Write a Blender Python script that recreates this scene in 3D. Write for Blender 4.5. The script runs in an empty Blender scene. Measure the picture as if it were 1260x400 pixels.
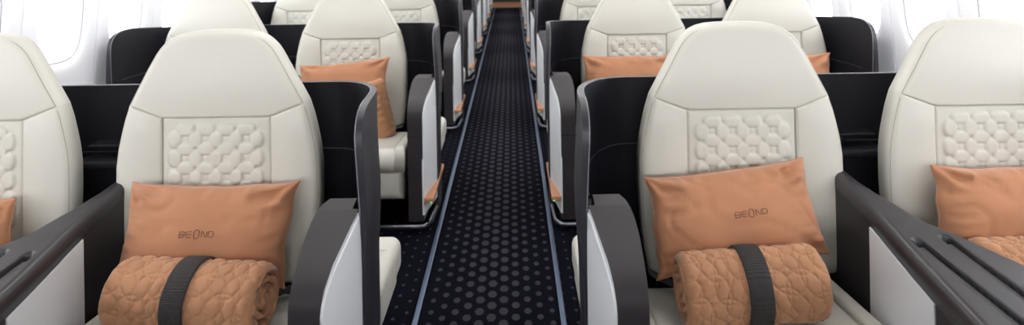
import bpy, bmesh, math, random
import numpy as np
from mathutils import Vector, Matrix, noise
random.seed(7)
S = bpy.context.scene
COL = S.collection
PI = math.pi

# ------------------------------------------------------------------ materials
def mat(name, color, rough=0.5, metal=0.0, spec=0.5, sheen=0.0, bump=None, coat=0.0, var=None, emit=None):
    m = bpy.data.materials.new(name); m.use_nodes = True
    nt = m.node_tree; b = nt.nodes['Principled BSDF']
    b.inputs['Base Color'].default_value = (*color, 1)
    b.inputs['Roughness'].default_value = rough
    b.inputs['Metallic'].default_value = metal
    b.inputs['Specular IOR Level'].default_value = spec
    b.inputs['Sheen Weight'].default_value = sheen
    b.inputs['Sheen Roughness'].default_value = 0.4
    b.inputs['Coat Weight'].default_value = coat
    if emit:
        b.inputs['Emission Color'].default_value = (*emit[0], 1); b.inputs['Emission Strength'].default_value = emit[1]
    tc = nt.nodes.new('ShaderNodeTexCoord')
    if var:                                   # (scale, amount) mottled wear of the material itself
        n = nt.nodes.new('ShaderNodeTexNoise'); n.inputs['Scale'].default_value = var[0]; n.inputs['Detail'].default_value = 4
        nt.links.new(tc.outputs['Object'], n.inputs['Vector'])
        r = nt.nodes.new('ShaderNodeValToRGB')
        k = var[1]
        r.color_ramp.elements[0].position = 0.3; r.color_ramp.elements[1].position = 0.7
        r.color_ramp.elements[0].color = tuple(c*(1-k) for c in color)+(1,)
        r.color_ramp.elements[1].color = tuple(min(1, c*(1+k)) for c in color)+(1,)
        nt.links.new(n.outputs['Fac'], r.inputs['Fac']); nt.links.new(r.outputs['Color'], b.inputs['Base Color'])
    if bump:                                  # (scale, strength, distance)
        n = nt.nodes.new('ShaderNodeTexNoise'); n.inputs['Scale'].default_value = bump[0]; n.inputs['Detail'].default_value = 3
        nt.links.new(tc.outputs['Object'], n.inputs['Vector'])
        bp = nt.nodes.new('ShaderNodeBump'); bp.inputs['Strength'].default_value = bump[1]; bp.inputs['Distance'].default_value = bump[2]
        nt.links.new(n.outputs['Fac'], bp.inputs['Height']); nt.links.new(bp.outputs['Normal'], b.inputs['Normal'])
    return m

M = {}
M['leather'] = mat('cream leather', (0.665, 0.648, 0.582), 0.42, spec=0.4, bump=(260, 0.10, 0.001))
M['stitch'] = mat('seam thread', (0.30, 0.27, 0.22), 0.8)
M['shell_in'] = mat('black shell lining', (0.008, 0.008, 0.012), 0.5, spec=0.22, bump=(500, 0.08, 0.001))
M['shell_out'] = mat('charcoal shell paint', (0.028, 0.028, 0.036), 0.42, spec=0.4, bump=(400, 0.06, 0.001))
M['shell_edge'] = mat('grey line along edges', (0.20, 0.20, 0.22), 0.35, spec=0.5)
M['console'] = mat('charcoal grey leather trim', (0.036, 0.033, 0.038), 0.34, spec=0.55, bump=(300, 0.08, 0.001))
M['console_side'] = mat('shade-darkened console side', (0.030, 0.027, 0.031), 0.45, spec=0.4)  # console colour with the shade of its upright sides put in
M['armrest'] = mat('charcoal armrest leather', (0.034, 0.030, 0.033), 0.5, spec=0.3, bump=(300, 0.08, 0.001))
M['slot'] = mat('black slot lining', (0.012, 0.012, 0.014), 0.6)
M['slot_bar'] = mat('dark brushed insert', (0.10, 0.095, 0.095), 0.4, metal=0.3, bump=(90, 0.1, 0.001))
M['white_panel'] = mat('pale side panel', (0.82, 0.84, 0.87), 0.38, spec=0.4)
M['chrome'] = mat('satin metal', (0.22, 0.23, 0.26), 0.38, metal=0.9)
M['rail'] = mat('blue grey rail metal', (0.13, 0.17, 0.26), 0.35, metal=0.7)
M['copper'] = mat('copper wood strip', (0.52, 0.24, 0.13), 0.4, spec=0.4)
M['led'] = mat('green path light', (0.05, 0.6, 0.15), 0.4, emit=((0.05, 0.9, 0.2), 1.5))
M['peach'] = mat('peach velvet', (0.49, 0.23, 0.127), 0.75, spec=0.15, sheen=0.35, bump=(60, 0.12, 0.004))
M['blanket'] = mat('peach quilted velour', (0.53, 0.268, 0.145), 0.7, spec=0.15, sheen=0.4, bump=(90, 0.12, 0.003), var=(14, 0.10))
M['logo'] = mat('brown embroidery', (0.21, 0.095, 0.06), 0.7)
M['belt'] = mat('black belt webbing', (0.030, 0.030, 0.034), 0.6, bump=(700, 0.3, 0.001))
M['wall'] = mat('cabin wall plastic', (0.86, 0.87, 0.91), 0.4, spec=0.3)
M['bezel'] = mat('window reveal plastic', (0.86, 0.87, 0.9), 0.35, spec=0.4)
M['seal'] = mat('grey window seal', (0.30, 0.30, 0.33), 0.6)
M['ceil'] = mat('cabin ceiling', (0.8, 0.8, 0.8), 0.6)
M['dark'] = mat('dark bulkhead', (0.012, 0.012, 0.016), 0.6)
M['wood'] = mat('brown threshold', (0.30, 0.15, 0.075), 0.45, var=(9, 0.2))
M['base'] = mat('black seat base', (0.012, 0.012, 0.014), 0.55)

def strap_mat():
    m = mat('grey woven strap', (0.07, 0.064, 0.064), 0.8, spec=0.2)
    nt = m.node_tree; b = nt.nodes['Principled BSDF']
    tc = nt.nodes.new('ShaderNodeTexCoord'); w = nt.nodes.new('ShaderNodeTexWave'); w.inputs['Scale'].default_value = 90
    w.bands_direction = 'Z'; w2 = nt.nodes.new('ShaderNodeTexWave'); w2.inputs['Scale'].default_value = 90; w2.bands_direction = 'X'
    mx = nt.nodes.new('ShaderNodeMath'); mx.operation = 'ADD'
    nt.links.new(tc.outputs['Object'], w.inputs['Vector']); nt.links.new(tc.outputs['Object'], w2.inputs['Vector'])
    nt.links.new(w.outputs['Fac'], mx.inputs[0]); nt.links.new(w2.outputs['Fac'], mx.inputs[1])
    bp = nt.nodes.new('ShaderNodeBump'); bp.inputs['Strength'].default_value = 0.8; bp.inputs['Distance'].default_value = 0.002
    nt.links.new(mx.outputs[0], bp.inputs['Height']); nt.links.new(bp.outputs['Normal'], b.inputs['Normal'])
    return m
M['strap'] = strap_mat()

def glass_mat():
    m = bpy.data.materials.new('window acrylic'); m.use_nodes = True; nt = m.node_tree
    for n in list(nt.nodes):
        if n.type != 'OUTPUT_MATERIAL': nt.nodes.remove(n)
    out = [n for n in nt.nodes if n.type == 'OUTPUT_MATERIAL'][0]
    t = nt.nodes.new('ShaderNodeBsdfTransparent'); g = nt.nodes.new('ShaderNodeBsdfGlossy'); g.inputs['Roughness'].default_value = 0.05
    mx = nt.nodes.new('ShaderNodeMixShader'); mx.inputs[0].default_value = 0.05
    nt.links.new(t.outputs[0], mx.inputs[1]); nt.links.new(g.outputs[0], mx.inputs[2]); nt.links.new(mx.outputs[0], out.inputs['Surface'])
    return m
M['glass'] = glass_mat()

def carpet_mat():
    m = mat('navy carpet with grey dots', (0.006, 0.006, 0.011), 0.95, spec=0.04)
    nt = m.node_tree; b = nt.nodes['Principled BSDF']; L = nt.links
    tc = nt.nodes.new('ShaderNodeTexCoord'); sp = nt.nodes.new('ShaderNodeSeparateXYZ'); L.new(tc.outputs['Object'], sp.inputs[0])
    def mth(op, a, bb=None, c=None):
        n = nt.nodes.new('ShaderNodeMath'); n.operation = op
        for i, v in enumerate((a, bb, c)):
            if v is None: continue
            if isinstance(v, (int, float)): n.inputs[i].default_value = v
            else: L.new(v, n.inputs[i])
        return n.outputs[0]
    X, Y = sp.outputs[0], sp.outputs[1]
    DX, DY = 0.043, 0.078
    def lattice(ox, oy):
        cx = mth('ROUND', mth('DIVIDE', mth('SUBTRACT', X, ox), 2*DX))
        cx = mth('MULTIPLY_ADD', cx, 2*DX, ox)                 # column x
        cy = mth('ROUND', mth('DIVIDE', mth('SUBTRACT', Y, oy), DY))
        cy = mth('MULTIPLY_ADD', cy, DY, oy)
        ax = mth('ABSOLUTE', cx)
        rad = nt.nodes.new('ShaderNodeMapRange'); L.new(ax, rad.inputs[0])
        rad.inputs[1].default_value = 0.03; rad.inputs[2].default_value = 0.30; rad.inputs[3].default_value = 0.0165; rad.inputs[4].default_value = 0.0065
        r = rad.outputs[0]
        ex = mth('ABSOLUTE', mth('SUBTRACT', X, cx)); ey = mth('DIVIDE', mth('ABSOLUTE', mth('SUBTRACT', Y, cy)), 1.5)
        d1 = mth('MAXIMUM', ey, mth('ADD', mth('MULTIPLY', ex, 0.866), mth('MULTIPLY', ey, 0.5)))    # hexagon
        d2 = mth('SQRT', mth('ADD', mth('MULTIPLY', ex, ex), mth('MULTIPLY', ey, ey)))
        d = mth('ADD', mth('MULTIPLY', d1, 0.6), mth('MULTIPLY', d2, 0.4))
        e = nt.nodes.new('ShaderNodeMapRange'); L.new(mth('SUBTRACT', d, r), e.inputs[0])
        e.inputs[1].default_value = 0.0005; e.inputs[2].default_value = -0.0015; e.inputs[3].default_value = 0; e.inputs[4].default_value = 1
        return e.outputs[0]
    dots = mth('MAXIMUM', lattice(0, 0), lattice(DX, DY/2))
    n = nt.nodes.new('ShaderNodeTexNoise'); n.inputs['Scale'].default_value = 350; L.new(tc.outputs['Object'], n.inputs['Vector'])
    mx = nt.nodes.new('ShaderNodeMix'); mx.data_type = 'RGBA'
    mx.inputs['A'].default_value = (0.004, 0.004, 0.009, 1); mx.inputs['B'].default_value = (0.044, 0.042, 0.050, 1)
    L.new(dots, mx.inputs['Factor'])
    mm = nt.nodes.new('ShaderNodeMix'); mm.data_type = 'RGBA'; mm.blend_type = 'MULTIPLY'; mm.inputs['Factor'].default_value = 0.35
    L.new(mx.outputs['Result'], mm.inputs['A']); L.new(n.outputs['Fac'], mm.inputs['B'])
    L.new(mm.outputs['Result'], b.inputs['Base Color'])
    bp = nt.nodes.new('ShaderNodeBump'); bp.inputs['Strength'].default_value = 0.4; bp.inputs['Distance'].default_value = 0.003
    L.new(n.outputs['Fac'], bp.inputs['Height']); L.new(bp.outputs['Normal'], b.inputs['Normal'])
    return m
M['carpet'] = carpet_mat()

# ------------------------------------------------------------------ helpers
def obj(name, bm, m, parent=None, smooth=True, recalc=True, bevel=None, weld=True):
    if weld: bmesh.ops.remove_doubles(bm, verts=bm.verts, dist=1e-6)
    if recalc: bmesh.ops.recalc_face_normals(bm, faces=bm.faces)
    me = bpy.data.meshes.new(name); bm.to_mesh(me); bm.free()
    for mm in (m if isinstance(m, (list, tuple)) else [m]): me.materials.append(M[mm])
    if smooth:
        for p in me.polygons: p.use_smooth = True
    o = bpy.data.objects.new(name, me); COL.objects.link(o)
    if parent: o.parent = parent
    if bevel:
        b = o.modifiers.new('edge', 'BEVEL'); b.width = bevel; b.segments = 3; b.limit_method = 'ANGLE'; b.angle_limit = math.radians(35)
        b.harden_normals = False
        w = o.modifiers.new('wn', 'WEIGHTED_NORMAL'); w.keep_sharp = True
    return o

def thing(name, label, cat, loc=(0, 0, 0), rz=0, group=None):
    o = bpy.data.objects.new(name, None); COL.objects.link(o)
    o.location = loc; o.rotation_euler = (0, 0, rz); o.empty_display_size = 0.1
    o['label'] = label; o['category'] = cat
    if group: o['group'] = group
    return o

def tag(o, label, cat, group=None):
    o['label'] = label; o['category'] = cat
    if group: o['group'] = group
    return o

def struct(name, bm, m, smooth=False, parent=None, **k):
    o = obj(name, bm, m, parent, smooth=smooth, **k)
    if parent is None: o['kind'] = 'structure'
    return o

def kids(o): return list(o.children)
def dup(root, loc, label=None):
    r = root.copy(); COL.objects.link(r); r.location = loc
    if label: r['label'] = label
    for ch in kids(root):
        c = ch.copy(); COL.objects.link(c); c.parent = r
        for g in kids(ch):
            d = g.copy(); COL.objects.link(d); d.parent = c
    return r

def box(bm, x0, x1, y0, y1, z0, z1):
    v = [bm.verts.new(p) for p in ((x0,y0,z0),(x1,y0,z0),(x1,y1,z0),(x0,y1,z0),(x0,y0,z1),(x1,y0,z1),(x1,y1,z1),(x0,y1,z1))]
    for f in ((0,1,2,3),(4,5,6,7),(0,1,5,4),(1,2,6,5),(2,3,7,6),(3,0,4,7)): bm.faces.new([v[i] for i in f])
    return v

def rbox(bm, x0, x1, y0, y1, z0, z1, r, n=5):
    """box with rounded edges"""
    b2 = bmesh.new(); box(b2, min(x0,x1), max(x0,x1), y0, y1, z0, z1)
    bmesh.ops.recalc_face_normals(b2, faces=b2.faces)
    bmesh.ops.bevel(b2, geom=list(b2.edges), offset=r, segments=n, profile=0.5, affect='EDGES', clamp_overlap=True)
    merge(bm, b2)

def merge(bm, b2):
    me = bpy.data.meshes.new('tmp'); b2.to_mesh(me); b2.free(); bm.from_mesh(me); bpy.data.meshes.remove(me)

def tube(bm, pts, r, n=6, closed=False):
    pts = [Vector(p) for p in pts]; N = len(pts); rings = []
    for i, p in enumerate(pts):
        a = pts[(i-1) % N] if (closed or i > 0) else p
        c = pts[(i+1) % N] if (closed or i < N-1) else p
        t = (c-a).normalized()
        up = Vector((0, 1, 0)) if abs(t.y) < 0.9 else Vector((1, 0, 0))
        s = t.cross(up).normalized(); u = s.cross(t)
        rings.append([bm.verts.new(p + s*r*math.cos(2*PI*k/n) + u*r*math.sin(2*PI*k/n)) for k in range(n)])
    for i in range(N if closed else N-1):
        A, B = rings[i], rings[(i+1) % N]
        for k in range(n): bm.faces.new((A[k], A[(k+1) % n], B[(k+1) % n], B[k]))
    if not closed:
        bm.faces.new(rings[0]); bm.faces.new(list(reversed(rings[-1])))

def grid_faces(bm, V):
    n, m = len(V), len(V[0])
    for i in range(n-1):
        for j in range(m-1):
            try: bm.faces.new((V[i][j], V[i+1][j], V[i+1][j+1], V[i][j+1]))
            except ValueError: pass

def seg_dist(P, L):
    """distance of points P (n,2) to polyline L (k,2)"""
    A, B = L[:-1], L[1:]; AB = B-A; l2 = np.maximum((AB**2).sum(1), 1e-12)
    t = np.clip(((P[:,None,:]-A[None])*AB[None]).sum(2)/l2, 0, 1)
    Q = A[None]+t[:,:,None]*AB[None]
    return np.sqrt(((P[:,None,:]-Q)**2).sum(2)).min(1)

def pad(P, n, m, rs, base, depth, relief=None, uniform=False, swap=None):
    """upholstered pad: P(u,t)->(x,z); rs = edge radii (left,right,bottom,top); base(x,z)->y of the front; closed solid"""
    us = [(-1+2*i/n) if uniform else -math.cos(PI*i/n) for i in range(n+1)]
    ts = [(j/m) if uniform else (1-math.cos(PI*j/m))/2 for j in range(m+1)]
    G = np.array([[P(u, t) for t in ts] for u in us], float)
    flat = G.reshape(-1, 2)
    roll = np.zeros(len(flat))
    for r, L in zip(rs, (G[0], G[n], G[:,0], G[:,m])):
        if r <= 0: continue
        d = np.minimum(seg_dist(flat, L)/r, 1)
        roll = np.maximum(roll, r*(1-np.sqrt(np.maximum(0, 1-(1-d)**2))))
    bm = bmesh.new(); V = []; K = []
    for i in range(n+1):
        row = []
        for j in range(m+1):
            x, z = G[i, j]; y = base(x, z)+roll[i*(m+1)+j]
            if relief: y -= relief(x, z)
            row.append(bm.verts.new((x, y, z)))
        V.append(row)
    grid_faces(bm, V)
    loop = [(i, 0) for i in range(n)]+[(n, j) for j in range(m)]+[(i, m) for i in range(n, 0, -1)]+[(0, j) for j in range(m, 0, -1)]
    fr = [V[i][j] for i, j in loop]
    bk = [bm.verts.new((G[i,j][0], base(*G[i,j])+depth, G[i,j][1])) for i, j in loop]
    k = len(loop)
    for i in range(k):
        bm.faces.new((fr[i], fr[(i+1) % k], bk[(i+1) % k], bk[i]))
    bm.faces.new(bk)
    if swap:
        for v in bm.verts: v.co = swap(v.co)
    return bm

def lerp(a, b, t): return a+(b-a)*t
def interp(x, xs, ys): return float(np.interp(x, xs, ys))

# ------------------------------------------------------------------ layout numbers (metres)
ROW0, PITCH, NROWS = 1.95, 1.63, 8
def row_y(k): return ROW0+PITCH*k
SIDE = {'left': (-1, -0.780), 'right': (1, 0.755)}      # sign, inner seat centre
OUT = 0.724                                              # outer seat centre from inner seat centre

# ------------------------------------------------------------------ seat
HZ = [0.30, 0.34, 0.40, 0.48, 0.58, 0.67, 0.72, 0.767, 0.805, 0.848, 0.892, 0.948, 0.993, 1.012, 1.028, 1.040, 1.050, 1.056]
HW = [0.262, 0.276, 0.287, 0.295, 0.299, 0.298, 0.292, 0.282, 0.273, 0.259, 0.236, 0.206, 0.181, 0.168, 0.152, 0.136, 0.115, 0.088]
def hw(z): return interp(z, HZ, HW)
ZQ, WQ, ZS, WS = 0.810, 0.159, 0.848, 0.259
ZB = 0.325
def back_y(x, z):
    y = 0.03*(z-0.6)
    return y
def zseam(ax): return ZQ if ax <= WQ else ZQ+(ZS-ZQ)*(ax-WQ)/(WS-WQ)

def P_head(u, t):
    ze = lerp(ZS, 1.056, t)
    x = u*hw(ze)
    # bottom edge follows the seam
    ax = abs(u)*WS
    kz = zseam(ax)
    top = 1.056+0.004*(1-u*u)
    z = lerp(kz, top, t)
    return (x, z)

def head_base(x, z):
    return back_y(x, z)-0.012*math.exp(-((z-0.90)/0.10)**2)*(1-min(1, (x/0.26)**2))

def make_bolster(s):
    def P(u, t):
        k = (u+1)/2                       # 0 outer .. 1 inner
        ze = lerp(ZB, ZS, t)
        xo = hw(ze)
        x = lerp(xo, WQ, k)
        z = lerp(ZB, lerp(ZS, ZQ, k), t)
        return (s*x, z)
    def base(x, z):
        a = (abs(x)-WQ)/(hw(max(z, ZB))-WQ)
        return back_y(x, z)-0.010*math.sin(PI*min(1, max(0, a)))*min(1, (ZS-z)/0.08+0.1)
    return pad(P, 26, 56, (0.022, 0.007, 0.03, 0.007), base, 0.062)

def quilt_relief(x, z):
    A, DXq, DZq, z0 = 0.0088, 0.059, 0.0555, 0.774
    if z < 0.37: return 0
    best = 0
    j = round((z0-z)/DZq)
    for jj in (j-1, j, j+1):
        if jj < 0: continue
        zc = z0-jj*DZq
        i = round((x-0.03)/DXq)
        xc = 0.03+i*DXq
        if abs(xc) < 0.10:
            e = (abs(x-xc)/0.0275)**2.5+(abs(z-zc)/0.0185)**2.5
            if e < 1: best = max(best, A*math.sqrt(1-e*e))
            e = max(abs(x-xc)/0.0095, abs(z-(zc-DZq/2))/0.0095)
            if e < 1: best = max(best, 0.45*A*(1-e**6))
        zc = z0-(jj+0.5)*DZq
        xc = round(x/DXq)*DXq
        if abs(xc) < 0.13:
            e = (abs(x-xc)/0.0205)**2.5+(abs(z-zc)/0.0255)**2.5
            if e < 1: best = max(best, A*math.sqrt(1-e*e))
    return best

def make_seat(name, label, loc, xl, xr):
    t = thing(name, label, 'seat', loc, 0, 'cream airline seats')
    # backrest pieces
    hb = pad(P_head, 44, 40, (0.022, 0.022, 0.007, 0.022), head_base, 0.062)
    h = obj('headrest', hb, 'leather', t)
    # stitched line around the head pad, a little in from its outline
    bm = bmesh.new(); pts = []
    outl = [(-hw(z)+0, z) for z in np.linspace(0.850, 1.052, 24)]
    outl += [(x, 1.056) for x in np.linspace(-0.075, 0.075, 10)]
    outl += [(hw(z), z) for z in np.linspace(1.052, 0.850, 24)]
    O = np.array(outl)
    T = np.gradient(O, axis=0); T /= np.linalg.norm(T, axis=1)[:,None]
    Nn = np.stack([T[:,1], -T[:,0]], 1)
    off = 0.006
    I = O+Nn*off
    # smooth the inset line
    for _ in range(1): I[1:-1] = (I[:-2]+I[1:-1]*2+I[2:])/4
    for x, z in I:
        d = off/0.022
        y = head_base(x, z)+0.022*(1-math.sqrt(max(0, 1-(1-d)**2)))
        pts.append((x, y-0.0002, z))
    tube(bm, pts, 0.0008, 5)
    obj('stitching', bm, 'stitch', h)
    for s in (-1, 1):
        b = obj('side_bolster', make_bolster(s), 'leather', t)
        bm = bmesh.new()
        pts = [(s*(hw(z)-0.006), back_y(0, z)+0.022*(1-math.sqrt(1-(1-0.006/0.022)**2))-0.0008, z) for z in np.linspace(0.36, 0.835, 40)]
        tube(bm, pts, 0.0008, 5); obj('stitching', bm, 'stitch', b)
    q = pad(lambda u, tt: (u*WQ, lerp(ZB, ZQ, tt)), 104, 150, (0.010, 0.010, 0.03, 0.010), lambda x, z: back_y(x, z)+0.004, 0.075, quilt_relief, uniform=True)
    obj('quilted_panel', q, 'leather', t)
    # seat cushion: a pad lying down, swapped axes
    def lay(top):
        return lambda c: Vector((c.x, c.z, top(c.z)-c.y))
    top = lambda y: 0.326+0.035*min(1, max(0, (-y-0.02)/0.45))
    xc, hc = (xl+xr)/2, (xr-xl)/2
    cb = pad(lambda u, tt: (xc+u*(hc-0.047), lerp(-0.50, -0.045, tt)), 26, 30, (0.014, 0.014, 0.06, 0.03), lambda x, z: 0.0, 0.10, swap=lay(top))
    obj('seat_cushion', cb, 'leather', t)
    for s in (-1, 1):
        def P(u, tt, s=s):
            k = (u+1)/2
            return (xc+s*lerp(hc-0.045, hc, k), lerp(-0.50, -0.02, tt))
        b = pad(P, 14, 30, (0.010, 0.018, 0.05, 0.03), lambda x, z: -0.012, 0.11, swap=lay(top))
        obj('cushion_bolster', b, 'leather', t)
    lr = pad(lambda u, tt: (xc+u*(hc-0.01), lerp(0.125, 0.262, tt)), 22, 18, (0.03, 0.03, 0.035, 0.02), lambda x, z: -0.49-0.05*(z-0.12), 0.10)
    obj('leg_rest', lr, 'leather', t)
    bm = bmesh.new(); rbox(bm, -0.215, 0.215, -0.40, 0.10, 0.0, 0.215, 0.015, 2)
    obj('seat_base', bm, 'base', t)
    # belt straps coming out between back and cushion
    for s in (-1, 1):
        bm = bmesh.new(); V = []
        e = xr-0.02 if s > 0 else -xl-0.02
        e = min(e, 0.29)
        pth = [(s*e, -0.030, 0.362), (s*(e-0.02), -0.06, 0.360), (s*(e-0.07), -0.10, 0.352), (s*(e-0.12), -0.15, 0.352), (s*0.09, -0.18, 0.355)]
        for i, (x, y, z) in enumerate(pth):
            V.append([bm.verts.new((x, y-0.024, z-0.002)), bm.verts.new((x, y-0.012, z+0.004)), bm.verts.new((x, y+0.012, z+0.005)), bm.verts.new((x, y+0.024, z))])
        grid_faces(bm, V)
        bmesh.ops.solidify(bm, geom=list(bm.faces), thickness=0.005)
        o = obj('seat_belt', bm, 'belt', t); o['label'] = 'black seat belt strap'
        sb = o.modifiers.new('s', 'SUBSURF'); sb.levels = 1; sb.render_levels = 2
    return t

# armrest on the aisle side of an inner seat; s = side sign (right pair +1: aisle lies at -x)
def add_armrest(t, s):
    a = -s                                           # direction to the aisle
    xi = 0.378
    def xo(y): return interp(y, [-0.53, -0.45, -0.30], [0.452, 0.462, 0.486])
    prof = [(-0.525, 0.045), (-0.53, 0.40), (-0.532, 0.50), (-0.529, 0.528), (-0.522, 0.545), (-0.51, 0.560), (-0.49, 0.575), (-0.456, 0.592), (-0.40, 0.615), (-0.34, 0.641), (-0.31, 0.653), (-0.301, 0.656), (-0.2995, 0.6565), (-0.28, 0.661), (-0.25, 0.664), (-0.235, 0.655), (-0.22, 0.60), (-0.10, 0.595), (-0.10, 0.045)]
    bm = bmesh.new()
    A = []; B = []
    for y, z in prof:
        A.append(bm.verts.new((a*(xo(y) if y < -0.30 else 0.470), y, z))); B.append(bm.verts.new((a*interp(y, [-0.53, -0.40, -0.33, -0.27, -0.235], [0.384, 0.377, 0.379, 0.392, 0.408]), y, z)))
    n = len(prof)
    for i in range(n): bm.faces.new((A[i], A[(i+1) % n], B[(i+1) % n], B[i]))
    bm.faces.new(A); bm.faces.new(list(reversed(B)))
    bmesh.ops.triangulate(bm, faces=[f for f in bm.faces if len(f.verts) > 4])
    o = obj('aisle_armrest', bm, 'armrest', t, bevel=0.012)
    o['label'] = 'charcoal armrest pod on the aisle side'
    # joint line across the front
    bm = bmesh.new(); box(bm, a*0.448, a*(xi+0.004), -0.5325, -0.52, 0.432, 0.436); obj('joint', bm, 'slot', o)
    # white side panel toward the aisle
    zt = lambda y: interp(y, [-0.529, -0.522, -0.50, -0.456, -0.40, -0.34, -0.302], [0.515, 0.535, 0.560, 0.584, 0.607, 0.633, 0.647])
    bm = bmesh.new(); V = []
    for y in [-0.529, -0.526, -0.522, -0.512, -0.50, -0.48, -0.456, -0.43, -0.40, -0.37, -0.34, -0.32, -0.302]:
        xx = xo(y); V.append([bm.verts.new((a*(xx+d), y, z)) for d, z in ((-0.004, 0.075), (0.005, 0.075), (0.005, 0.35), (0.005, zt(y)-0.004), (0.003, zt(y)), (-0.004, zt(y)))])
    grid_faces(bm, V); bm.faces.new(V[0]); bm.faces.new(V[-1])
    for i in range(len(V)-1): bm.faces.new((V[i][0], V[i+1][0], V[i+1][-1], V[i][-1]))
    w = obj('side_panel', bm, 'white_panel', o, smooth=False); w['label'] = 'pale side panel'
    bm = bmesh.new(); rbox(bm, a*0.455, a*0.499, -0.535, -0.05, 0.13, 0.155, 0.005, 2)
    w = obj('kick_strip', bm, 'copper', o); w['label'] = 'copper coloured strip'
    bm = bmesh.new(); rbox(bm, a*0.484, a*0.492, -0.5365, -0.530, 0.132, 0.138, 0.002, 2)
    w = obj('path_light', bm, 'led', o); w['label'] = 'green path light'
    # metal foot rail around the base
    bm = bmesh.new()
    pts = [(a*0.21, -0.545, 0.03), (a*0.43, -0.545, 0.03), (a*0.455, -0.54, 0.03), (a*0.47, -0.52, 0.03), (a*0.480, -0.49, 0.03), (a*0.486, -0.31, 0.03)]
    tube(bm, pts, 0.0095, 10)
    w = obj('foot_rail', bm, 'chrome', o); w['label'] = 'satin metal foot rail'
    return o

# ------------------------------------------------------------------ shell shared by a pair
def shell_path(inner, yf, z):
    """plan curve of the shell, right pair, x from the inner seat centre, aisle at -x"""
    off = 0.0 if inner else 0.020
    xa, xb, yb = -0.475-off, 1.085+off, 0.205+off
    Rx, Ry, cy = 0.17+off, 0.405+off, -0.20
    cx0, cx1 = -0.475+0.17, 1.085-0.17
    pts = [(xa, lerp(yf, cy, k/6)) for k in range(6)]
    pts += [(cx0-Rx*math.cos(q), cy+Ry*math.sin(q)) for q in np.linspace(0, PI/2, 9)]
    pts += [(lerp(cx0, cx1, k/16), yb) for k in range(1, 16)]
    pts += [(cx1+Rx*math.cos(q), cy+Ry*math.sin(q)) for q in np.linspace(PI/2, 0, 9)]
    pts += [(xb, lerp(cy, yf, k/6)) for k in range(1, 7)]
    return pts

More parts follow.
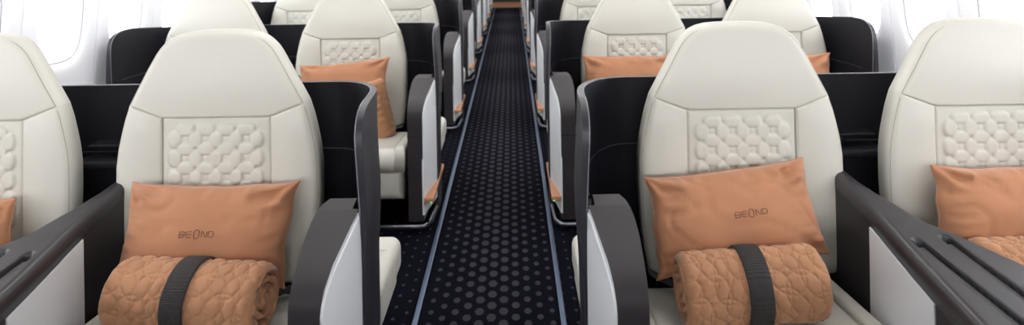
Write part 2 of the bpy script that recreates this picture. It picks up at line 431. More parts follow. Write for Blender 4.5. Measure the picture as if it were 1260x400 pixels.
def make_shell(s, label, loc):
    t = thing('privacy_shell', label, 'shell', loc, 0, 'black shells behind the seat pairs')
    zl = [0.0, 0.15, 0.30, 0.45, 0.58, 0.66, 0.74, 0.80, 0.835, 0.86, 0.877, 0.888, 0.896, 0.90]
    yl = [-0.295, -0.295, -0.298, -0.30, -0.305, -0.312, -0.315, -0.315, -0.312, -0.30, -0.283, -0.262, -0.235, -0.20]
    bm = bmesh.new(); VI = []; VO = []
    npt = len(shell_path(True, 0, 0))
    # real top of each column
    for z, yf in zip(zl, yl):
        pi, po = shell_path(True, yf, z), shell_path(False, yf, z)
        ri, ro = [], []
        for k in range(npt):
            cap = 0.868+0.032*min(1, max(0, (0.205-pi[k][1])/0.33))
            zz = z if z <= 0.84 else lerp(0.84, cap, (z-0.84)/0.06)
            fl = 0.012*math.exp(-((z-0.64)/0.16)**2) if (k < 8 or k > npt-9) else 0.0
            fl *= (-1 if k < 8 else 1)
            ri.append(bm.verts.new((s*(pi[k][0]+fl), pi[k][1], zz))); ro.append(bm.verts.new((s*(po[k][0]+fl), po[k][1], zz)))
        VI.append(ri); VO.append(ro)
    grid_faces(bm, VI)
    for f in bm.faces: f.material_index = 0
    nf = len(bm.faces)
    grid_faces(bm, VO)
    for k in range(npt-1): bm.faces.new((VI[-1][k], VI[-1][k+1], VO[-1][k+1], VO[-1][k])); bm.faces.new((VI[0][k], VI[0][k+1], VO[0][k+1], VO[0][k]))
    for i in range(len(zl)-1):
        for k in (0, npt-1): bm.faces.new((VI[i][k], VI[i+1][k], VO[i+1][k], VO[i][k]))
    bm.faces.ensure_lookup_table()
    for i in range(nf, len(bm.faces)): bm.faces[i].material_index = 1
    obj('shell_panel', bm, ['shell_in', 'shell_out'], t, weld=False, bevel=0.005)
    # pale grey line along the top and front edge
    bm = bmesh.new()
    pi = shell_path(True, yl[-1], 0.9)
    line = [(s*(pi[0][0]-0.003+(-0.012*math.exp(-((z-0.64)/0.16)**2))), yf-0.001, z if z <= 0.84 else lerp(0.84, 0.90, (z-0.84)/0.06)) for z, yf in zip(zl[4:], yl[4:])]
    line += [(s*(x+(-0.003 if k < 14 else 0.003 if k > npt-15 else 0)), y+(0.003 if 8 < k < npt-9 else 0), 0.8675+0.032*min(1, max(0, (0.205-y)/0.33))+0.0005) for k, (x, y) in enumerate(pi) if k > 0]
    line += [(s*(pi[-1][0]+0.003), yf-0.001, z if z <= 0.84 else lerp(0.84, 0.90, (z-0.84)/0.06)) for z, yf in reversed(list(zip(zl[4:], yl[4:])))]
    tube(bm, line, 0.0015, 6)
    o = obj('edge_line', bm, 'shell_edge', t); o['label'] = 'pale grey edge line'
    # seam of the lining at arm height
    bm = bmesh.new()
    pi = shell_path(True, -0.24, 0.6)
    tube(bm, [(s*x, y, 0.655) for x, y in pi[1:-1]], 0.0022, 6)
    obj('lining_seam', bm, 'shell_out', t)
    # storage tray between the two seat backs
    bm = bmesh.new()
    xm = OUT/2
    rbox(bm, s*(xm-0.12), s*(xm+0.12), 0.10, 0.20, 0.63, 0.655, 0.008, 2)
    rbox(bm, s*(xm-0.10), s*(xm+0.10), 0.14, 0.20, 0.685, 0.695, 0.004, 2)
    box(bm, s*(xm-0.012), s*(xm+0.012), 0.15, 0.2, 0.655, 0.69)
    obj('storage_tray', bm, 'shell_in', t)
    # padded footrests on the rear of the shell, one for each seat behind
    for x0, x1 in ((-0.472, 0.20), (OUT-0.22, OUT+0.34)):
        bm = bmesh.new(); rbox(bm, s*x0, s*x1, 0.225, 0.40, 0.175, 0.295, 0.035, 6)
        if x0 < 0: rbox(bm, s*x0, s*(x0+0.075), 0.02, 0.30, 0.165, 0.295, 0.025, 5)
        o = obj('footrest', bm, 'leather', t); o['label'] = 'cream padded footrest'
    return t

# ------------------------------------------------------------------ centre console of a pair
def make_console(s, label, loc):
    t = thing('center_console', label, 'console', loc, 0, 'consoles between paired seats')
    # plan outline as function of y: inner edge and outer edge (x from inner seat centre), and height
    ys = np.concatenate([np.linspace(0.16, -0.10, 12), np.linspace(-0.115, -0.30, 28), np.linspace(-0.303, -0.40, 34), np.linspace(-0.406, -0.68, 44), np.linspace(-0.70, -0.95, 14)])
    def xin(y): return interp(-y, [-0.2, 0.0, 0.2, 0.9], [0.262, 0.262, 0.258, 0.25])
    def xout(y): return interp(-y, [-0.2, 0.05, 0.12, 0.26, 0.345, 0.42, 0.47, 0.55, 1.0], [0.30, 0.312, 0.325, 0.372, 0.44, 0.49, 0.51, 0.52, 0.52])
    def ztop(y): return interp(-y, [-0.2, 0.0, 0.1, 0.25, 0.40, 0.60, 0.95], [0.630, 0.625, 0.615, 0.592, 0.563, 0.530, 0.49])
    def drop(y): return interp(-y, [0, 0.2, 0.3, 0.45, 0.6, 0.95], [0.042, 0.046, 0.050, 0.054, 0.06, 0.08])
    slots = [(0.300, -0.345, 0.348, -0.66), (0.374, -0.335, 0.425, -0.63)]
    def groove(x, y):
        g = 0
        for x0, y0, x1, y1 in slots:
            d = float(seg_dist(np.array([[x, y]]), np.array([[x0, y0], [x1, y1]]))[0])
            k = min(1, max(0, (0.0165-d)/0.006)); g = max(g, k*k*(3-2*k))
        return g
    nu = 96
    bm = bmesh.new(); V = []
    us = [(-1+2*i/nu) for i in range(nu+1)]
    for y in ys:
        row = []
        xa, xb, zt, dr = xin(y), xout(y), ztop(y), drop(y)
        r = min(0.022, (xb-xa)*0.42)
        # inner skirt
        row.append((xa, y, zt-dr))
        for q in np.linspace(0, PI/2, 7)[:-1]: row.append((xa+r-r*math.cos(q), y, zt-r+r*math.sin(q)))
        for u in us:
            x = lerp(xa+r, xb-r, (u+1)/2)
            row.append((x, y, zt-0.022*groove(x, y)))
        for q in np.linspace(PI/2, 0, 7)[1:]: row.append((xb-r+r*math.cos(q), y, zt-r+r*math.sin(q)))
        row.append((xb, y, zt-dr))
        V.append([bm.verts.new((s*p[0], p[1], p[2])) for p in row])
    grid_faces(bm, V)
    for e in (V[0], V[-1]): bm.faces.new(e)
    k = len(V[0])
    for i in range(len(V)-1): bm.faces.new((V[i][0], V[i+1][0], V[i+1][k-1], V[i][k-1]))
    bm.faces.ensure_lookup_table()
    for f in bm.faces:
        c = f.calc_center_median()
        if f.normal.z*0 == 0 and ztop(c.y)-c.z > 0.012 and xin(c.y)+0.03 < s*c.x < xout(c.y)-0.03 and len(f.verts) == 4 and groove(s*c.x, c.y) > 0.5: f.material_index = 1
    obj('console_top', bm, ['console', 'slot'], t)
    for x0, y0, x1, y1 in slots:
        bm = bmesh.new(); dx, dy = (x1-x0), (y1-y0); L = math.hypot(dx, dy); nx, ny = -dy/L, dx/L
        V = []
        for a in np.linspace(0.012, 0.985, 20):
            x, y = x0+dx*a, y0+dy*a; z = ztop(y)-0.0165
            V.append([bm.verts.new((s*(x+nx*w), y+ny*w, z+h)) for w, h in ((-0.009, -0.004), (-0.0085, 0.005), (0.0085, 0.005), (0.009, -0.004))])
        grid_faces(bm, V)
        for e in (V[0], V[-1]): bm.faces.new(e)
        o = obj('slot_insert', bm, 'slot_bar', t, smooth=False); o['label'] = 'dark insert in the slot'
    # body below the top
    bm = bmesh.new(); V = []
    for y in np.linspace(0.16, -0.95, 40):
        xa, xb, z1 = xin(y)+0.0006, xout(y)-0.0006, ztop(y)-drop(y)+0.004
        V.append([bm.verts.new((s*x, y, z)) for x, z in ((xa, 0.02), (xa, z1), (xb, z1), (xb, 0.02))])
    grid_faces(bm, V)
    for e in (V[0], V[-1]): bm.faces.new(e)
    for i in range(len(V)-1): bm.faces.new((V[i][0], V[i+1][0], V[i+1][3], V[i][3]))
    obj('console_body', bm, 'console_side', t, smooth=False)
    # pale panel let into the side that faces the inner seat
    for side in ('in', 'out'):
        bm = bmesh.new(); A, B = [], []
        up = [(y, ztop(y)-drop(y)-0.002) for y in (np.linspace(-0.205, -0.475, 18) if side == 'in' else np.linspace(-0.48, -0.80, 10))]
        lo = [(up[-1][0]-0.02, 0.10), (up[0][0], 0.10)]
        for y, z in up+lo:
            xx = xin(y) if side == 'in' else xout(y); d = -1 if side == 'in' else 1
            A.append(bm.verts.new((s*(xx+d*0.003), y, z))); B.append(bm.verts.new((s*(xx-d*0.006), y, z)))
        n = len(A)
        for i in range(n): bm.faces.new((A[i], A[(i+1) % n], B[(i+1) % n], B[i]))
        bm.faces.new(A); bm.faces.new(list(reversed(B)))
        o = obj('side_panel', bm, 'white_panel', t, smooth=False); o['label'] = 'pale side panel'
    return t

# ------------------------------------------------------------------ pillows
def make_pillow(label, quad, T, seed, loc, logo=True, n=64, m=44, logo_at=(0.0, 0.0), tilt=0.0):
    """quad = TL, TR, BR, BL as (x, y, z) relative to loc"""
    TL, TR, BR, BL = [Vector(q) for q in quad]
    o3 = Vector((seed*3.1, seed*1.7, seed*0.9))
    e1 = ((TR+BR)-(TL+BL)).normalized(); e2 = ((TL+TR)-(BL+BR)).normalized()
    nrm = e1.cross(e2); nrm = nrm if nrm.y < 0 else -nrm          # towards the front
    def S(u, v, side):
        u0, v0 = u, v
        # corners stay out as small ears, edges bow in a little
        wu = 0.035*noise.noise(Vector((v*2.6, seed*3.7, 2.0 if u > 0 else 7.0)))*(1-v**6)
        wv = 0.040*noise.noise(Vector((u*2.8, seed*1.9, 3.0 if v > 0 else 9.0)))*(1-u**6)
        bu = u*(1-(0.060*(1-abs(v)**3)+wu)*abs(u)**3); bv = v*(1-(0.085*(1-abs(u)**3)+wv)*abs(v)**3)
        a, b = (bu+1)/2, (bv+1)/2
        p = (BL*(1-a)+BR*a)*(1-b)+(TL*(1-a)+TR*a)*b
        e = max(0, (1-u**4))**0.40*max(0, (1-v**4))**0.40
        dome = (0.72+0.28*(1-u*u)*(1-v*v))
        th = T*e*dome
        q = Vector((u*1.6, v*1.1, 0))+o3
        fold = noise.noise(Vector((u*2.2+v*1.4, v*1.0-u*0.6, seed*2.2)))
        calm = 1-math.exp(-((u0-logo_at[0])/0.30)**2-((v0-logo_at[1])/0.20)**2)
        th -= calm*T*0.13*math.exp(-(fold/0.045)**2)*e*(0.35+0.65*max(abs(u), abs(v)))
        w = noise.noise(q*1.3)*0.10+noise.noise(q*3.0)*0.05
        th *= (1+w)
        # creases running from the corners and from the seams
        ec = min(1-abs(u), 1-abs(v))
        cr = noise.noise(Vector((u*9 if 1-abs(v) < 1-abs(u) else v*8, seed*5.0, 1.5*ec)))
        th += T*0.34*cr*math.exp(-((ec-0.14)/0.15)**2)*e
        r = math.hypot(1-abs(u), 1-abs(v))
        ang = math.atan2(1-abs(v)+1e-4, 1-abs(u)+1e-4)
        th += T*0.27*math.sin(ang*7+seed+ (3 if u > 0 else 0)+(1.7 if v > 0 else 0))*math.exp(-((r-0.33)/0.2)**2)*e
        p = p+nrm*(th if side > 0 else -th*0.75)
        sag = -0.0
        return p
    bm = bmesh.new(); F, Bk = [], []
    us = [math.sin(PI/2*(-1+2*i/n)) for i in range(n+1)]; vs = [math.sin(PI/2*(-1+2*j/m)) for j in range(m+1)]
    for u in us:
        F.append([bm.verts.new(S(u, v, 1)) for v in vs]); Bk.append([bm.verts.new(S(u, v, -1)) for v in vs])
    grid_faces(bm, F); grid_faces(bm, Bk)
    t = obj('pillow', bm, 'peach'); t.location = loc
    bmv = None
    tag(t, label, 'pillow', 'peach pillows on the seats')
    # piped seam around the edge
    bm = bmesh.new()
    loop = [(u, -1) for u in us]+[(1, v) for v in vs[1:]]+[(u, 1) for u in reversed(us[:-1])]+[(-1, v) for v in reversed(vs[1:-1])]
    tube(bm, [S(u, v, 1) for u, v in loop], 0.0022, 6, closed=True)
    obj('seam_piping', bm, 'peach', t)
    if logo:
        # five embroidered letters following the cloth
        H = 0.046; W = 0.0
        lu = 0.078                                    # letter pitch in u
        hv = 0.052                                    # half letter height in v
        def ring(cx, w, h, r=0.6):
            return [(cx+w*math.copysign(abs(math.cos(a))**r, math.cos(a)), h*math.copysign(abs(math.sin(a))**r, math.sin(a))) for a in np.linspace(0, 2*PI, 21)]
        w = 0.029
        c = [-2.05*lu, -1.05*lu, 0.0, 1.05*lu, 2.05*lu]
        strokes = []
        strokes.append([(c[0]+w*0.7, 0), (c[0]+w, 0.4*hv), (c[0]+w, 0.8*hv), (c[0]+w*0.6, hv), (c[0]-w, hv), (c[0]-w, -hv), (c[0]+w*0.6, -hv), (c[0]+w, -0.8*hv), (c[0]+w, -0.3*hv), (c[0]+w*0.7, 0), (c[0]-w, 0)])
        strokes.append([(c[1]+w, hv), (c[1]-w*0.6, hv), (c[1]-w, 0.7*hv), (c[1]-w, -0.7*hv), (c[1]-w*0.6, -hv), (c[1]+w, -hv)]); strokes.append([(c[1]-w, 0), (c[1]+w, 0)])
        strokes.append(ring(c[2], w*1.0, hv*1.5, 0.7))
        strokes.append([(c[3]-w, -hv), (c[3]-w, hv), (c[3]-w*0.6, hv), (c[3]+w*0.6, -hv), (c[3]+w, -hv), (c[3]+w, hv)])
        strokes.append([(c[4]-w, hv), (c[4]+w*0.4, hv), (c[4]+w, 0.5*hv), (c[4]+w, -0.5*hv), (c[4]+w*0.4, -hv), (c[4]-w, -hv), (c[4]-w, hv)])
        bm = bmesh.new()
        for st in strokes:
            fine = []
            for (a, b), (a2, b2) in zip(st[:-1], st[1:]):
                kk = max(1, int(math.hypot(a2-a, b2-b)/0.02))
                fine += [(lerp(a, a2, i/kk), lerp(b, b2, i/kk)) for i in range(kk)]
            fine.append(st[-1])
            tube(bm, [S(logo_at[0]+a, logo_at[1]+b+tilt*a, 1)+nrm*0.0006 for a, b in fine], 0.0011, 5)
        o = obj('embroidered_lettering', bm, 'logo', t); o['label'] = 'dark brown embroidered lettering'
    return t

# ------------------------------------------------------------------ rolled blankets
def make_blanket(label, L, R, seed, loc, rot, n_ax=140, n_th=230, squash=0.94, strap=True):
    o3 = Vector((seed*2.3, seed*1.1, seed*4.7))
    def relief(a, sarc):
        q = Vector((a*9, sarc*9, 0))+o3
        aa = a+0.016*noise.noise(q); ss = sarc+0.016*noise.noise(q+Vector((9, 9, 9)))
        D = 0.074; Rr = 0.043; best = 9
        for ox, oy in ((0, 0), (D/2, D*0.7)):
            cx = round((aa-ox)/D)*D+ox; cy = round((ss-oy)/(D*1.4))*(D*1.4)+oy
            for kx in (-1, 0, 1):
                for ky in (-1, 0, 1):
                    d = math.hypot((aa-cx-kx*D), (ss-cy-ky*D*1.4)*0.72)
                    best = min(best, abs(d-Rr))
        return -0.0036*math.exp(-(best/0.0026)**2)-0.0022*math.exp(-(best/0.009)**2)+0.0030*noise.noise(q*1.9)
    bm = bmesh.new(); rings = []
    def circ(x, rad, rel, shrink=0.0, cap=None):
        ring = []
        for k in range(n_th):
            th = 2*PI*k/n_th
            rr = rad*(1+0.025*math.sin(2*th+seed)+0.02*noise.noise(Vector((math.cos(th)*1.5, math.sin(th)*1.5, x*6))+o3))
            # edge of the outer wrap
            lap = 0.006*max(0, 1-((th-4.4) % (2*PI))/0.5) if ((th-4.4) % (2*PI)) < 0.5 else 0
            rr += (lap if rad > 0.6*R else 0)
            if rel: rr += relief(x, th*R)*rel
            xx = x
            if cap is not None: xx = x+cap(th, rad)
            ring.append(bm.verts.new((xx, rr*math.cos(th), squash*rr*math.sin(th))))
        return ring
    re = 0.026
    def capf(sgn):
        def f(th, rad):
            ph = rad/0.021+th/(2*PI)
            g = 0.5-0.5*math.cos(2*PI*ph)
            return -sgn*(0.020*(1-g)**2*min(1, rad/0.02)+0.010*noise.noise(Vector((math.cos(th)*rad*50, math.sin(th)*rad*50, seed))))*min(1, (R-re*0.6-rad)/0.012)
        return f
    left = [circ(-L/2, r, 0, cap=capf(-1)) for r in np.linspace(0.004, R-re*0.75, 22)]
    rings += left
    for a in np.linspace(0.15, 1, 7): rings.append(circ(-L/2+re*(1-math.cos(a*PI/2)), R-re*(1-math.sin(a*PI/2)), a))
    for x in np.linspace(-L/2+re, L/2-re, n_ax)[1:-1]: rings.append(circ(x, R, 1))
    for a in np.linspace(1, 0.15, 7): rings.append(circ(L/2-re*(1-math.cos(a*PI/2)), R-re*(1-math.sin(a*PI/2)), a))
    rings += [circ(L/2, r, 0, cap=capf(1)) for r in np.linspace(R-re*0.75, 0.004, 22)]
    for i in range(len(rings)-1):
        A, B = rings[i], rings[i+1]
        for k in range(n_th): bm.faces.new((A[k], A[(k+1) % n_th], B[(k+1) % n_th], B[k]))
    bm.faces.new(rings[0]); bm.faces.new(rings[-1])
    t = obj('rolled_blanket', bm, 'blanket'); t.location = loc; t.rotation_euler = rot
    tag(t, label, 'blanket', 'rolled peach blankets')
    if not strap: return t
    # woven strap
    bm = bmesh.new(); V = []; w = 0.029
    for k in range(97):
        th = 2*PI*k/96
        rr = R*(1+0.025*math.sin(2*th+seed)+0.02*noise.noise(Vector((math.cos(th)*1.5, math.sin(th)*1.5, 0))+o3))+0.0035
        V.append([bm.verts.new((x, (rr+h)*math.cos(th), squash*(rr+h)*math.sin(th))) for x, h in ((-w, -0.005), (-w, 0.0), (-w+0.002, 0.0015), (0, 0.002), (w-0.002, 0.0015), (w, 0.0), (w, -0.005))])
    grid_faces(bm, V)
    o = obj('strap', bm, 'strap', t); o['label'] = 'dark grey woven strap'
    return t

# ------------------------------------------------------------------ setting
YA, YB = -4.4, 15.2
bm = bmesh.new(); box(bm, -2.0, 2.0, YA, 13.9, -0.05, 0.0); struct('floor', bm, 'carpet')
bm = bmesh.new(); box(bm, -2.0, 2.0, 13.9, YB, -0.05, 0.004); struct('trim_3', bm, 'wood')
for i, x in enumerate((-0.262, 0.250)):
    bm = bmesh.new(); rbox(bm, x-0.0095, x+0.0095, YA+0.1, 13.9, 0.0, 0.007, 0.003, 2)
    box(bm, x-0.004, x+0.004, YA+0.1, 13.9, 0.007, 0.0085)
    struct('trim_%d' % (i+1), bm, 'rail')
bm = bmesh.new(); box(bm, -2.0, 2.0, YB, YB+0.06, 0, 2.2); struct('wall_front', bm, 'dark')
bm = bmesh.new(); box(bm, -2.0, 2.0, YA-0.06, YA, 0, 2.2); struct('wall_back', bm, 'ceil')
bm = bmesh.new(); box(bm, -1.75, 1.75, YA, YB, 2.16, 2.22); struct('ceiling', bm, 'ceil')

def wall_x(z): return interp(z, [0, 0.35, 0.6, 1.4, 1.75, 2.17], [1.935, 1.955, 1.965, 1.895, 1.80, 1.55])
WIN0, WP = 3.02, 0.51
WZ, WHW, WHH = 1.005, 0.128, 0.185          # window centre height, half width, half height
def rr_pt(q, a, b, r):
    """point on a rounded rectangle at angle q"""
    e = 3.4
    cx, sx = math.cos(q), math.sin(q)
    k = (abs(cx/a)**e+abs(sx/b)**e)**(-1/e)
    return cx*k, sx*k
def make_wall(s, name):
    bm = bmesh.new()
    N = 48
    k0, k1 = -14, 23
    wins = [WIN0+WP*k for k in range(k0, k1)]
    z0, z1 = 0.62, 1.35
    def P(y, z, d=0.0): return bm.verts.new((s*(wall_x(z)+d), y, z))
    for yc in wins:
        if yc < YA+0.3 or yc > YB-0.2: continue
        hole, outer, lip = [], [], []
        for k in range(N):
            q = 2*PI*(k+0.5)/N
            a, b = rr_pt(q, WHW+0.03, WHH+0.03, 0.1); hole.append(P(yc+a, WZ+b, 0.004))
            a, b = rr_pt(q, WHW+0.018, WHH+0.018, 0.1); lip.append(P(yc+a, WZ+b, 0.014))
            # matching point on the rectangle cell
            cx, sx = math.cos(q), math.sin(q)
            hy, hz = WP/2-0.012, (z1-z0)/2
            kk = min(hy/abs(cx) if abs(cx) > 1e-9 else 9, hz/abs(sx) if abs(sx) > 1e-9 else 9)
            outer.append((yc+cx*kk, (z0+z1)/2+sx*kk))
        mid = []
        for k in range(N):
            q = 2*PI*(k+0.5)/N; a, b = rr_pt(q, WHW+0.055, WHH+0.055, 0.1); mid.append(P(yc+a, WZ+b, -0.004))
        mid2 = []
        for k in range(N):
            q = 2*PI*(k+0.5)/N; a, b = rr_pt(q, WHW+0.085, WHH+0.085, 0.1); mid2.append(P(yc+a, WZ+b, 0.0))
        ov = [P(y, z) for y, z in outer]
        for ringA, ringB in ((lip, hole), (hole, mid), (mid, mid2), (mid2, ov)):
            for k in range(N): bm.faces.new((ringA[k], ringA[(k+1) % N], ringB[(k+1) % N], ringB[k]))
        # corner fills of the cell
        hy = WP/2-0.012
        for k in range(N):
            y1_, zz1 = outer[k]; y2_, zz2 = outer[(k+1) % N]
            if abs(y1_-y2_) > 1e-6 and abs(zz1-zz2) > 1e-6:
                cy = yc+math.copysign(hy, y1_-yc) if True else 0
                cz = z0 if min(zz1, zz2) < (z0+z1)/2-0.2 else z1
                bm.faces.new((ov[k], ov[(k+1) % N], P(cy, cz)))
    # grooves between panels, and the bands below and above
    for yc in wins:
        if yc < YA+0.3 or yc > YB-0.2: continue
        ya, yb = yc+WP/2-0.012, yc+WP/2+0.012
        prof = [(ya, 0), (ya+0.007, 0.002), (ya+0.010, 0.012), (yb-0.010, 0.012), (yb-0.007, 0.002), (yb, 0)]
        V = [[P(y, z, d) for z in np.linspace(z0, z1, 6)] for y, d in prof]
        grid_faces(bm, V)
    V = [[P(y, z) for z in (0.0, 0.2, 0.35, 0.5, z0)] for y in (YA, YB)]; grid_faces(bm, V)
    # plain ends
    ymin = min(w for w in wins if w >= YA+0.3)-WP/2+0.012; ymax = max(w for w in wins if w <= YB-0.2)+WP/2+0.012
    for a, b in ((YA, ymin), (ymax, YB)):
        V = [[P(y, z) for z in np.linspace(z0, z1, 6)] for y in (a, b)]; grid_faces(bm, V)
    o = struct(name, bm, 'wall', smooth=True)
    md = o.modifiers.new('es', 'EDGE_SPLIT'); md.split_angle = math.radians(40)
    # window units: tapered reveal and acrylic pane
    i = 0
    for yc in wins:
        if yc < YA+0.3 or yc > YB-0.2: continue
        i += 1
        num = i+(0 if s < 0 else 100)
        bm = bmesh.new(); R = []
        for grow, d in ((0.020, 0.013), (0.006, 0.035), (-0.004, 0.06), (-0.006, 0.075)):
            ring = []
            for k in range(N):
                q = 2*PI*(k+0.5)/N; a, b = rr_pt(q, WHW+grow, WHH+grow, 0.1)
                ring.append(bm.verts.new((s*(wall_x(WZ+b)+d), yc+a, WZ+b)))
            R.append(ring)
        for A, B in zip(R[:-1], R[1:]):
            for k in range(N): bm.faces.new((A[k], A[(k+1) % N], B[(k+1) % N], B[k]))
        w = struct('window_%d' % num, bm, 'bezel', smooth=True)
        bm = bmesh.new()
        for d in (0.068, 0.072):
            ring = []
            for k in range(N):
                q = 2*PI*(k+0.5)/N; a, b = rr_pt(q, WHW-0.003, WHH-0.003, 0.1)
                ring.append(bm.verts.new((s*(wall_x(WZ+b)+d), yc+a, WZ+b)))
            bm.faces.new(ring)
        b2 = bmesh.new(); tube(b2, [(s*(wall_x(WZ+b)+0.012), yc+a, WZ+b) for a, b in (rr_pt(2*PI*k/N, WHW+0.019, WHH+0.019, 0.1) for k in range(N))], 0.0035, 6, closed=True)
        obj('window_seal', b2, 'seal', w)
        p = obj('window_pane', bm, 'glass', w, smooth=False)
for i, s in enumerate((-1, 1)):
    bm = bmesh.new(); V = [[bm.verts.new((s*wall_x(z), y, z)) for z in (1.35, 1.4, 1.55, 1.75, 1.95, 2.17)] for y in (YA, YB)]; grid_faces(bm, V)
    struct('trim_%d' % (i+4), bm, 'ceil')
make_wall(-1, 'wall_left'); make_wall(1, 'wall_right')

# ------------------------------------------------------------------ seats, shells, consoles row by row
ORD = ['front', 'second', 'third', 'fourth', 'fifth', 'sixth', 'seventh', 'eighth']
proto_in = {}; proto_out = {}; shells = {}; consoles = {}
for side, (s, cx) in SIDE.items():
    look0 = {'left': 'left of the aisle, level pillow on it', 'right': 'right of the aisle, tilted pillow on it'}[side]
    for k in range(NROWS):
        y = row_y(k)
        near = 'left' if side == 'left' else 'right'
        if k == 0: li = 'cream seat in the front row %s' % look0
        elif k == 1: li = 'cream leather seat of the second row directly %s of the aisle, peach pillow on it' % near
        else: li = 'cream leather seat of the %s row back, directly %s of the aisle' % (ORD[k], near)
        wi = (-0.235, 0.365) if side == 'left' else (-0.365, 0.235)
        wo = (-0.365, 0.22) if side == 'left' else (-0.22, 0.365)
        if k == 0:
            t = make_seat('airline_seat', li, (cx, y, 0), *wi); proto_in[side] = t
            proto_out[side] = make_seat('airline_seat', 'cream leather seat in the front row at the %s edge, cut off by the frame' % near, (cx+s*OUT, y, 0), *wo)
            add_armrest(t, s)
        else:
            dup(proto_in[side], (cx, y, 0), li)
        if k in (1, 2):
            dup(proto_out[side], (cx+s*OUT, y, 0), 'cream leather seat of the %s row back, by the %s windows' % (ORD[k], near))
        lab = 'black curved privacy shell around the %s row pair on the %s of the aisle' % (ORD[k], near)
        if k == 0: shells[side] = make_shell(s, lab, (cx, y, 0))
        else: dup(shells[side], (cx, y, 0), lab)
        if k == 0:
            ah = [c for c in kids(shells[side]) if c.name.startswith('shell_panel')][0].copy(); COL.objects.link(ah)   # unseen shell copy ahead of the rows, added to shade the lower front seats
            ah.parent = None; ah.name = 'unseen_shade_shell_' + side; ah.location = (cx, row_y(-1), 0); ah['kind'] = 'structure'
            lab = 'charcoal console with long slots between the front row pair at %s' % near
            consoles[side] = make_console(s, lab, (cx, y, 0))
        elif k < 2:
            dup(consoles[side], (cx, y, 0), 'charcoal console between the second row pair at %s' % near)

# ------------------------------------------------------------------ soft goods (front row)
yb = ROW0
XL, XR = SIDE['left'][1], SIDE['right'][1]
make_pillow('peach pillow with dark lettering set straight on the front seat left of the aisle',
            ((-0.192, -0.085, 0.655), (0.272, -0.085, 0.652), (0.252, -0.165, 0.395), (-0.205, -0.165, 0.40)), 0.074, 1, (XL, yb, 0), logo_at=(0.0, 0.05))
make_pillow('tilted peach pillow with dark lettering on the front seat right of the aisle',
            ((-0.305, -0.09, 0.648), (0.142, -0.07, 0.690), (0.178, -0.145, 0.455), (-0.295, -0.185, 0.410)), 0.074, 2, (XR, yb, 0), logo_at=(0.10, 0.06), tilt=0.02)
make_pillow('peach pillow with lettering on the window seat at the right edge',
            ((-0.225, -0.075, 0.665), (0.25, -0.075, 0.665), (0.25, -0.155, 0.43), (-0.265, -0.155, 0.43)), 0.074, 3, (XR+OUT, yb, 0), logo_at=(0.10, 0.0))
make_pillow('peach pillow peeking in at the left edge of the frame',
            ((-0.25, -0.08, 0.62), (0.205, -0.085, 0.615), (0.245, -0.15, 0.41), (-0.25, -0.15, 0.39)), 0.060, 4, (XL-OUT, yb, 0), logo=True)
make_blanket('rolled peach blanket with dark strap, its curled end showing, on the front left seat', 0.395, 0.088, 1, (XL+0.058, yb-0.275, 0.436), (0.3, 0.0, math.radians(-6)))
make_blanket('rolled peach blanket with dark strap lying across the front right seat', 0.355, 0.088, 2, (XR-0.082, yb-0.275, 0.438), (1.2, math.radians(-2), math.radians(1)))
make_blanket('pale rolled blanket on the window seat at the right edge', 0.38, 0.090, 5, (XR+OUT-0.03, yb-0.25, 0.445), (0.5, 0, 0))
# second row
y2 = row_y(1)
make_pillow('peach pillow propped on the second row seat left of the aisle',
            ((-0.232, -0.11, 0.69), (0.232, -0.11, 0.728), (0.225, -0.19, 0.505), (-0.25, -0.18, 0.43)), 0.060, 6, (XL, y2, 0), n=40, m=28)
make_pillow('peach pillow on the second row seat right of the aisle, partly hidden',
            ((-0.303, -0.09, 0.718), (0.17, -0.09, 0.718), (0.18, -0.17, 0.43), (-0.31, -0.17, 0.43)), 0.060, 7, (XR, y2, 0), n=40, m=28)
make_pillow('peach pillow corner showing on the second row window seat at right',
            ((-0.25, -0.09, 0.71), (0.262, -0.09, 0.712), (0.235, -0.17, 0.43), (-0.26, -0.17, 0.43)), 0.060, 8, (XR+OUT, y2, 0), n=40, m=28)
make_blanket('peach blanket roll stood on end beside the second row pillow left of the aisle', 0.30, 0.078, 9, (XL+0.170, y2-0.155, 0.475), (0.4, math.radians(78), math.radians(8)), n_ax=70, n_th=90, strap=False)

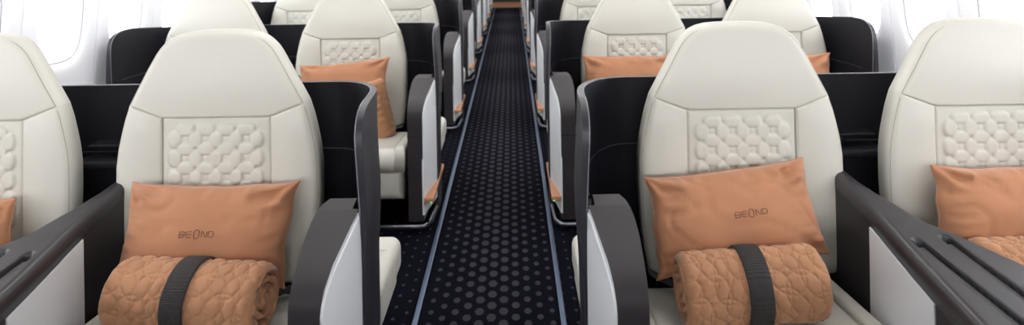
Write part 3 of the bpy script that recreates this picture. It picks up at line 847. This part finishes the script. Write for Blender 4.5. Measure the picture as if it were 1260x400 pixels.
# ------------------------------------------------------------------ light
def area(name, loc, sx, sy, power, color, rot):
    l = bpy.data.lights.new(name, 'AREA'); l.shape = 'RECTANGLE'; l.size = sx; l.size_y = sy; l.energy = power; l.color = color
    o = bpy.data.objects.new(name, l); COL.objects.link(o); o.location = loc; o.rotation_euler = rot
    return o
for x in (-0.75, 0.75):
    area('ceiling_strip_light', (x, 8.0, 2.14), 0.35, 12.6, 80, (1.0, 0.98, 0.95), (0, 0, 0))
area('added_front_light', (0, -3.6, 2.0), 3.2, 0.25, 105, (1.0, 0.98, 0.95), (math.radians(75), 0, 0))  # unseen lamp, added to light the seats from the front
for s in (-1, 1):
    area('added_wall_light', (s*1.70, 5.4, 1.62), 0.10, 18.0, 50, (1.0, 0.985, 0.97), (0, math.radians(-s*38), 0)).data.spread = math.radians(95)  # unseen strips, added to brighten the side walls
for s in (-1, 1):
    p = area('daylight_portal', (s*2.08, 5.8, WZ), 18.5, 0.55, 1, (1, 1, 1), (math.radians(90), 0, math.radians(90*s)))
    p.data.cycles.is_portal = True
w = bpy.data.worlds.new('sky'); S.world = w; w.use_nodes = True
bg = w.node_tree.nodes['Background']; bg.inputs['Color'].default_value = (0.93, 0.96, 1.0, 1); bg.inputs['Strength'].default_value = 12.0

# ------------------------------------------------------------------ camera
cam = bpy.data.cameras.new('camera'); co = bpy.data.objects.new('camera', cam); COL.objects.link(co)
co.location = (0.09, 0.0, 1.30)
roll = math.radians(0.9)
co.matrix_world = Matrix.Translation(co.location) @ Matrix.Rotation(PI/2, 4, 'X') @ Matrix.Rotation(-roll, 4, 'Z')
cam.sensor_width = 36.0; cam.lens = 825/1260*36
cam.shift_x = 1.0/1260; cam.shift_y = -268.0/1260
cam.clip_start = 0.05; cam.clip_end = 60
cam.dof.use_dof = True; cam.dof.focus_distance = 1.85; cam.dof.aperture_fstop = 3.6
S.camera = co
S.view_settings.view_transform = 'Standard'; S.view_settings.look = 'None'; S.view_settings.gamma = 1
S.view_settings.use_curve_mapping = False
S.view_settings.exposure = -0.12
S.cycles.use_denoising = True
S.cycles.max_bounces = 8; S.cycles.diffuse_bounces = 5; S.cycles.transparent_max_bounces = 12
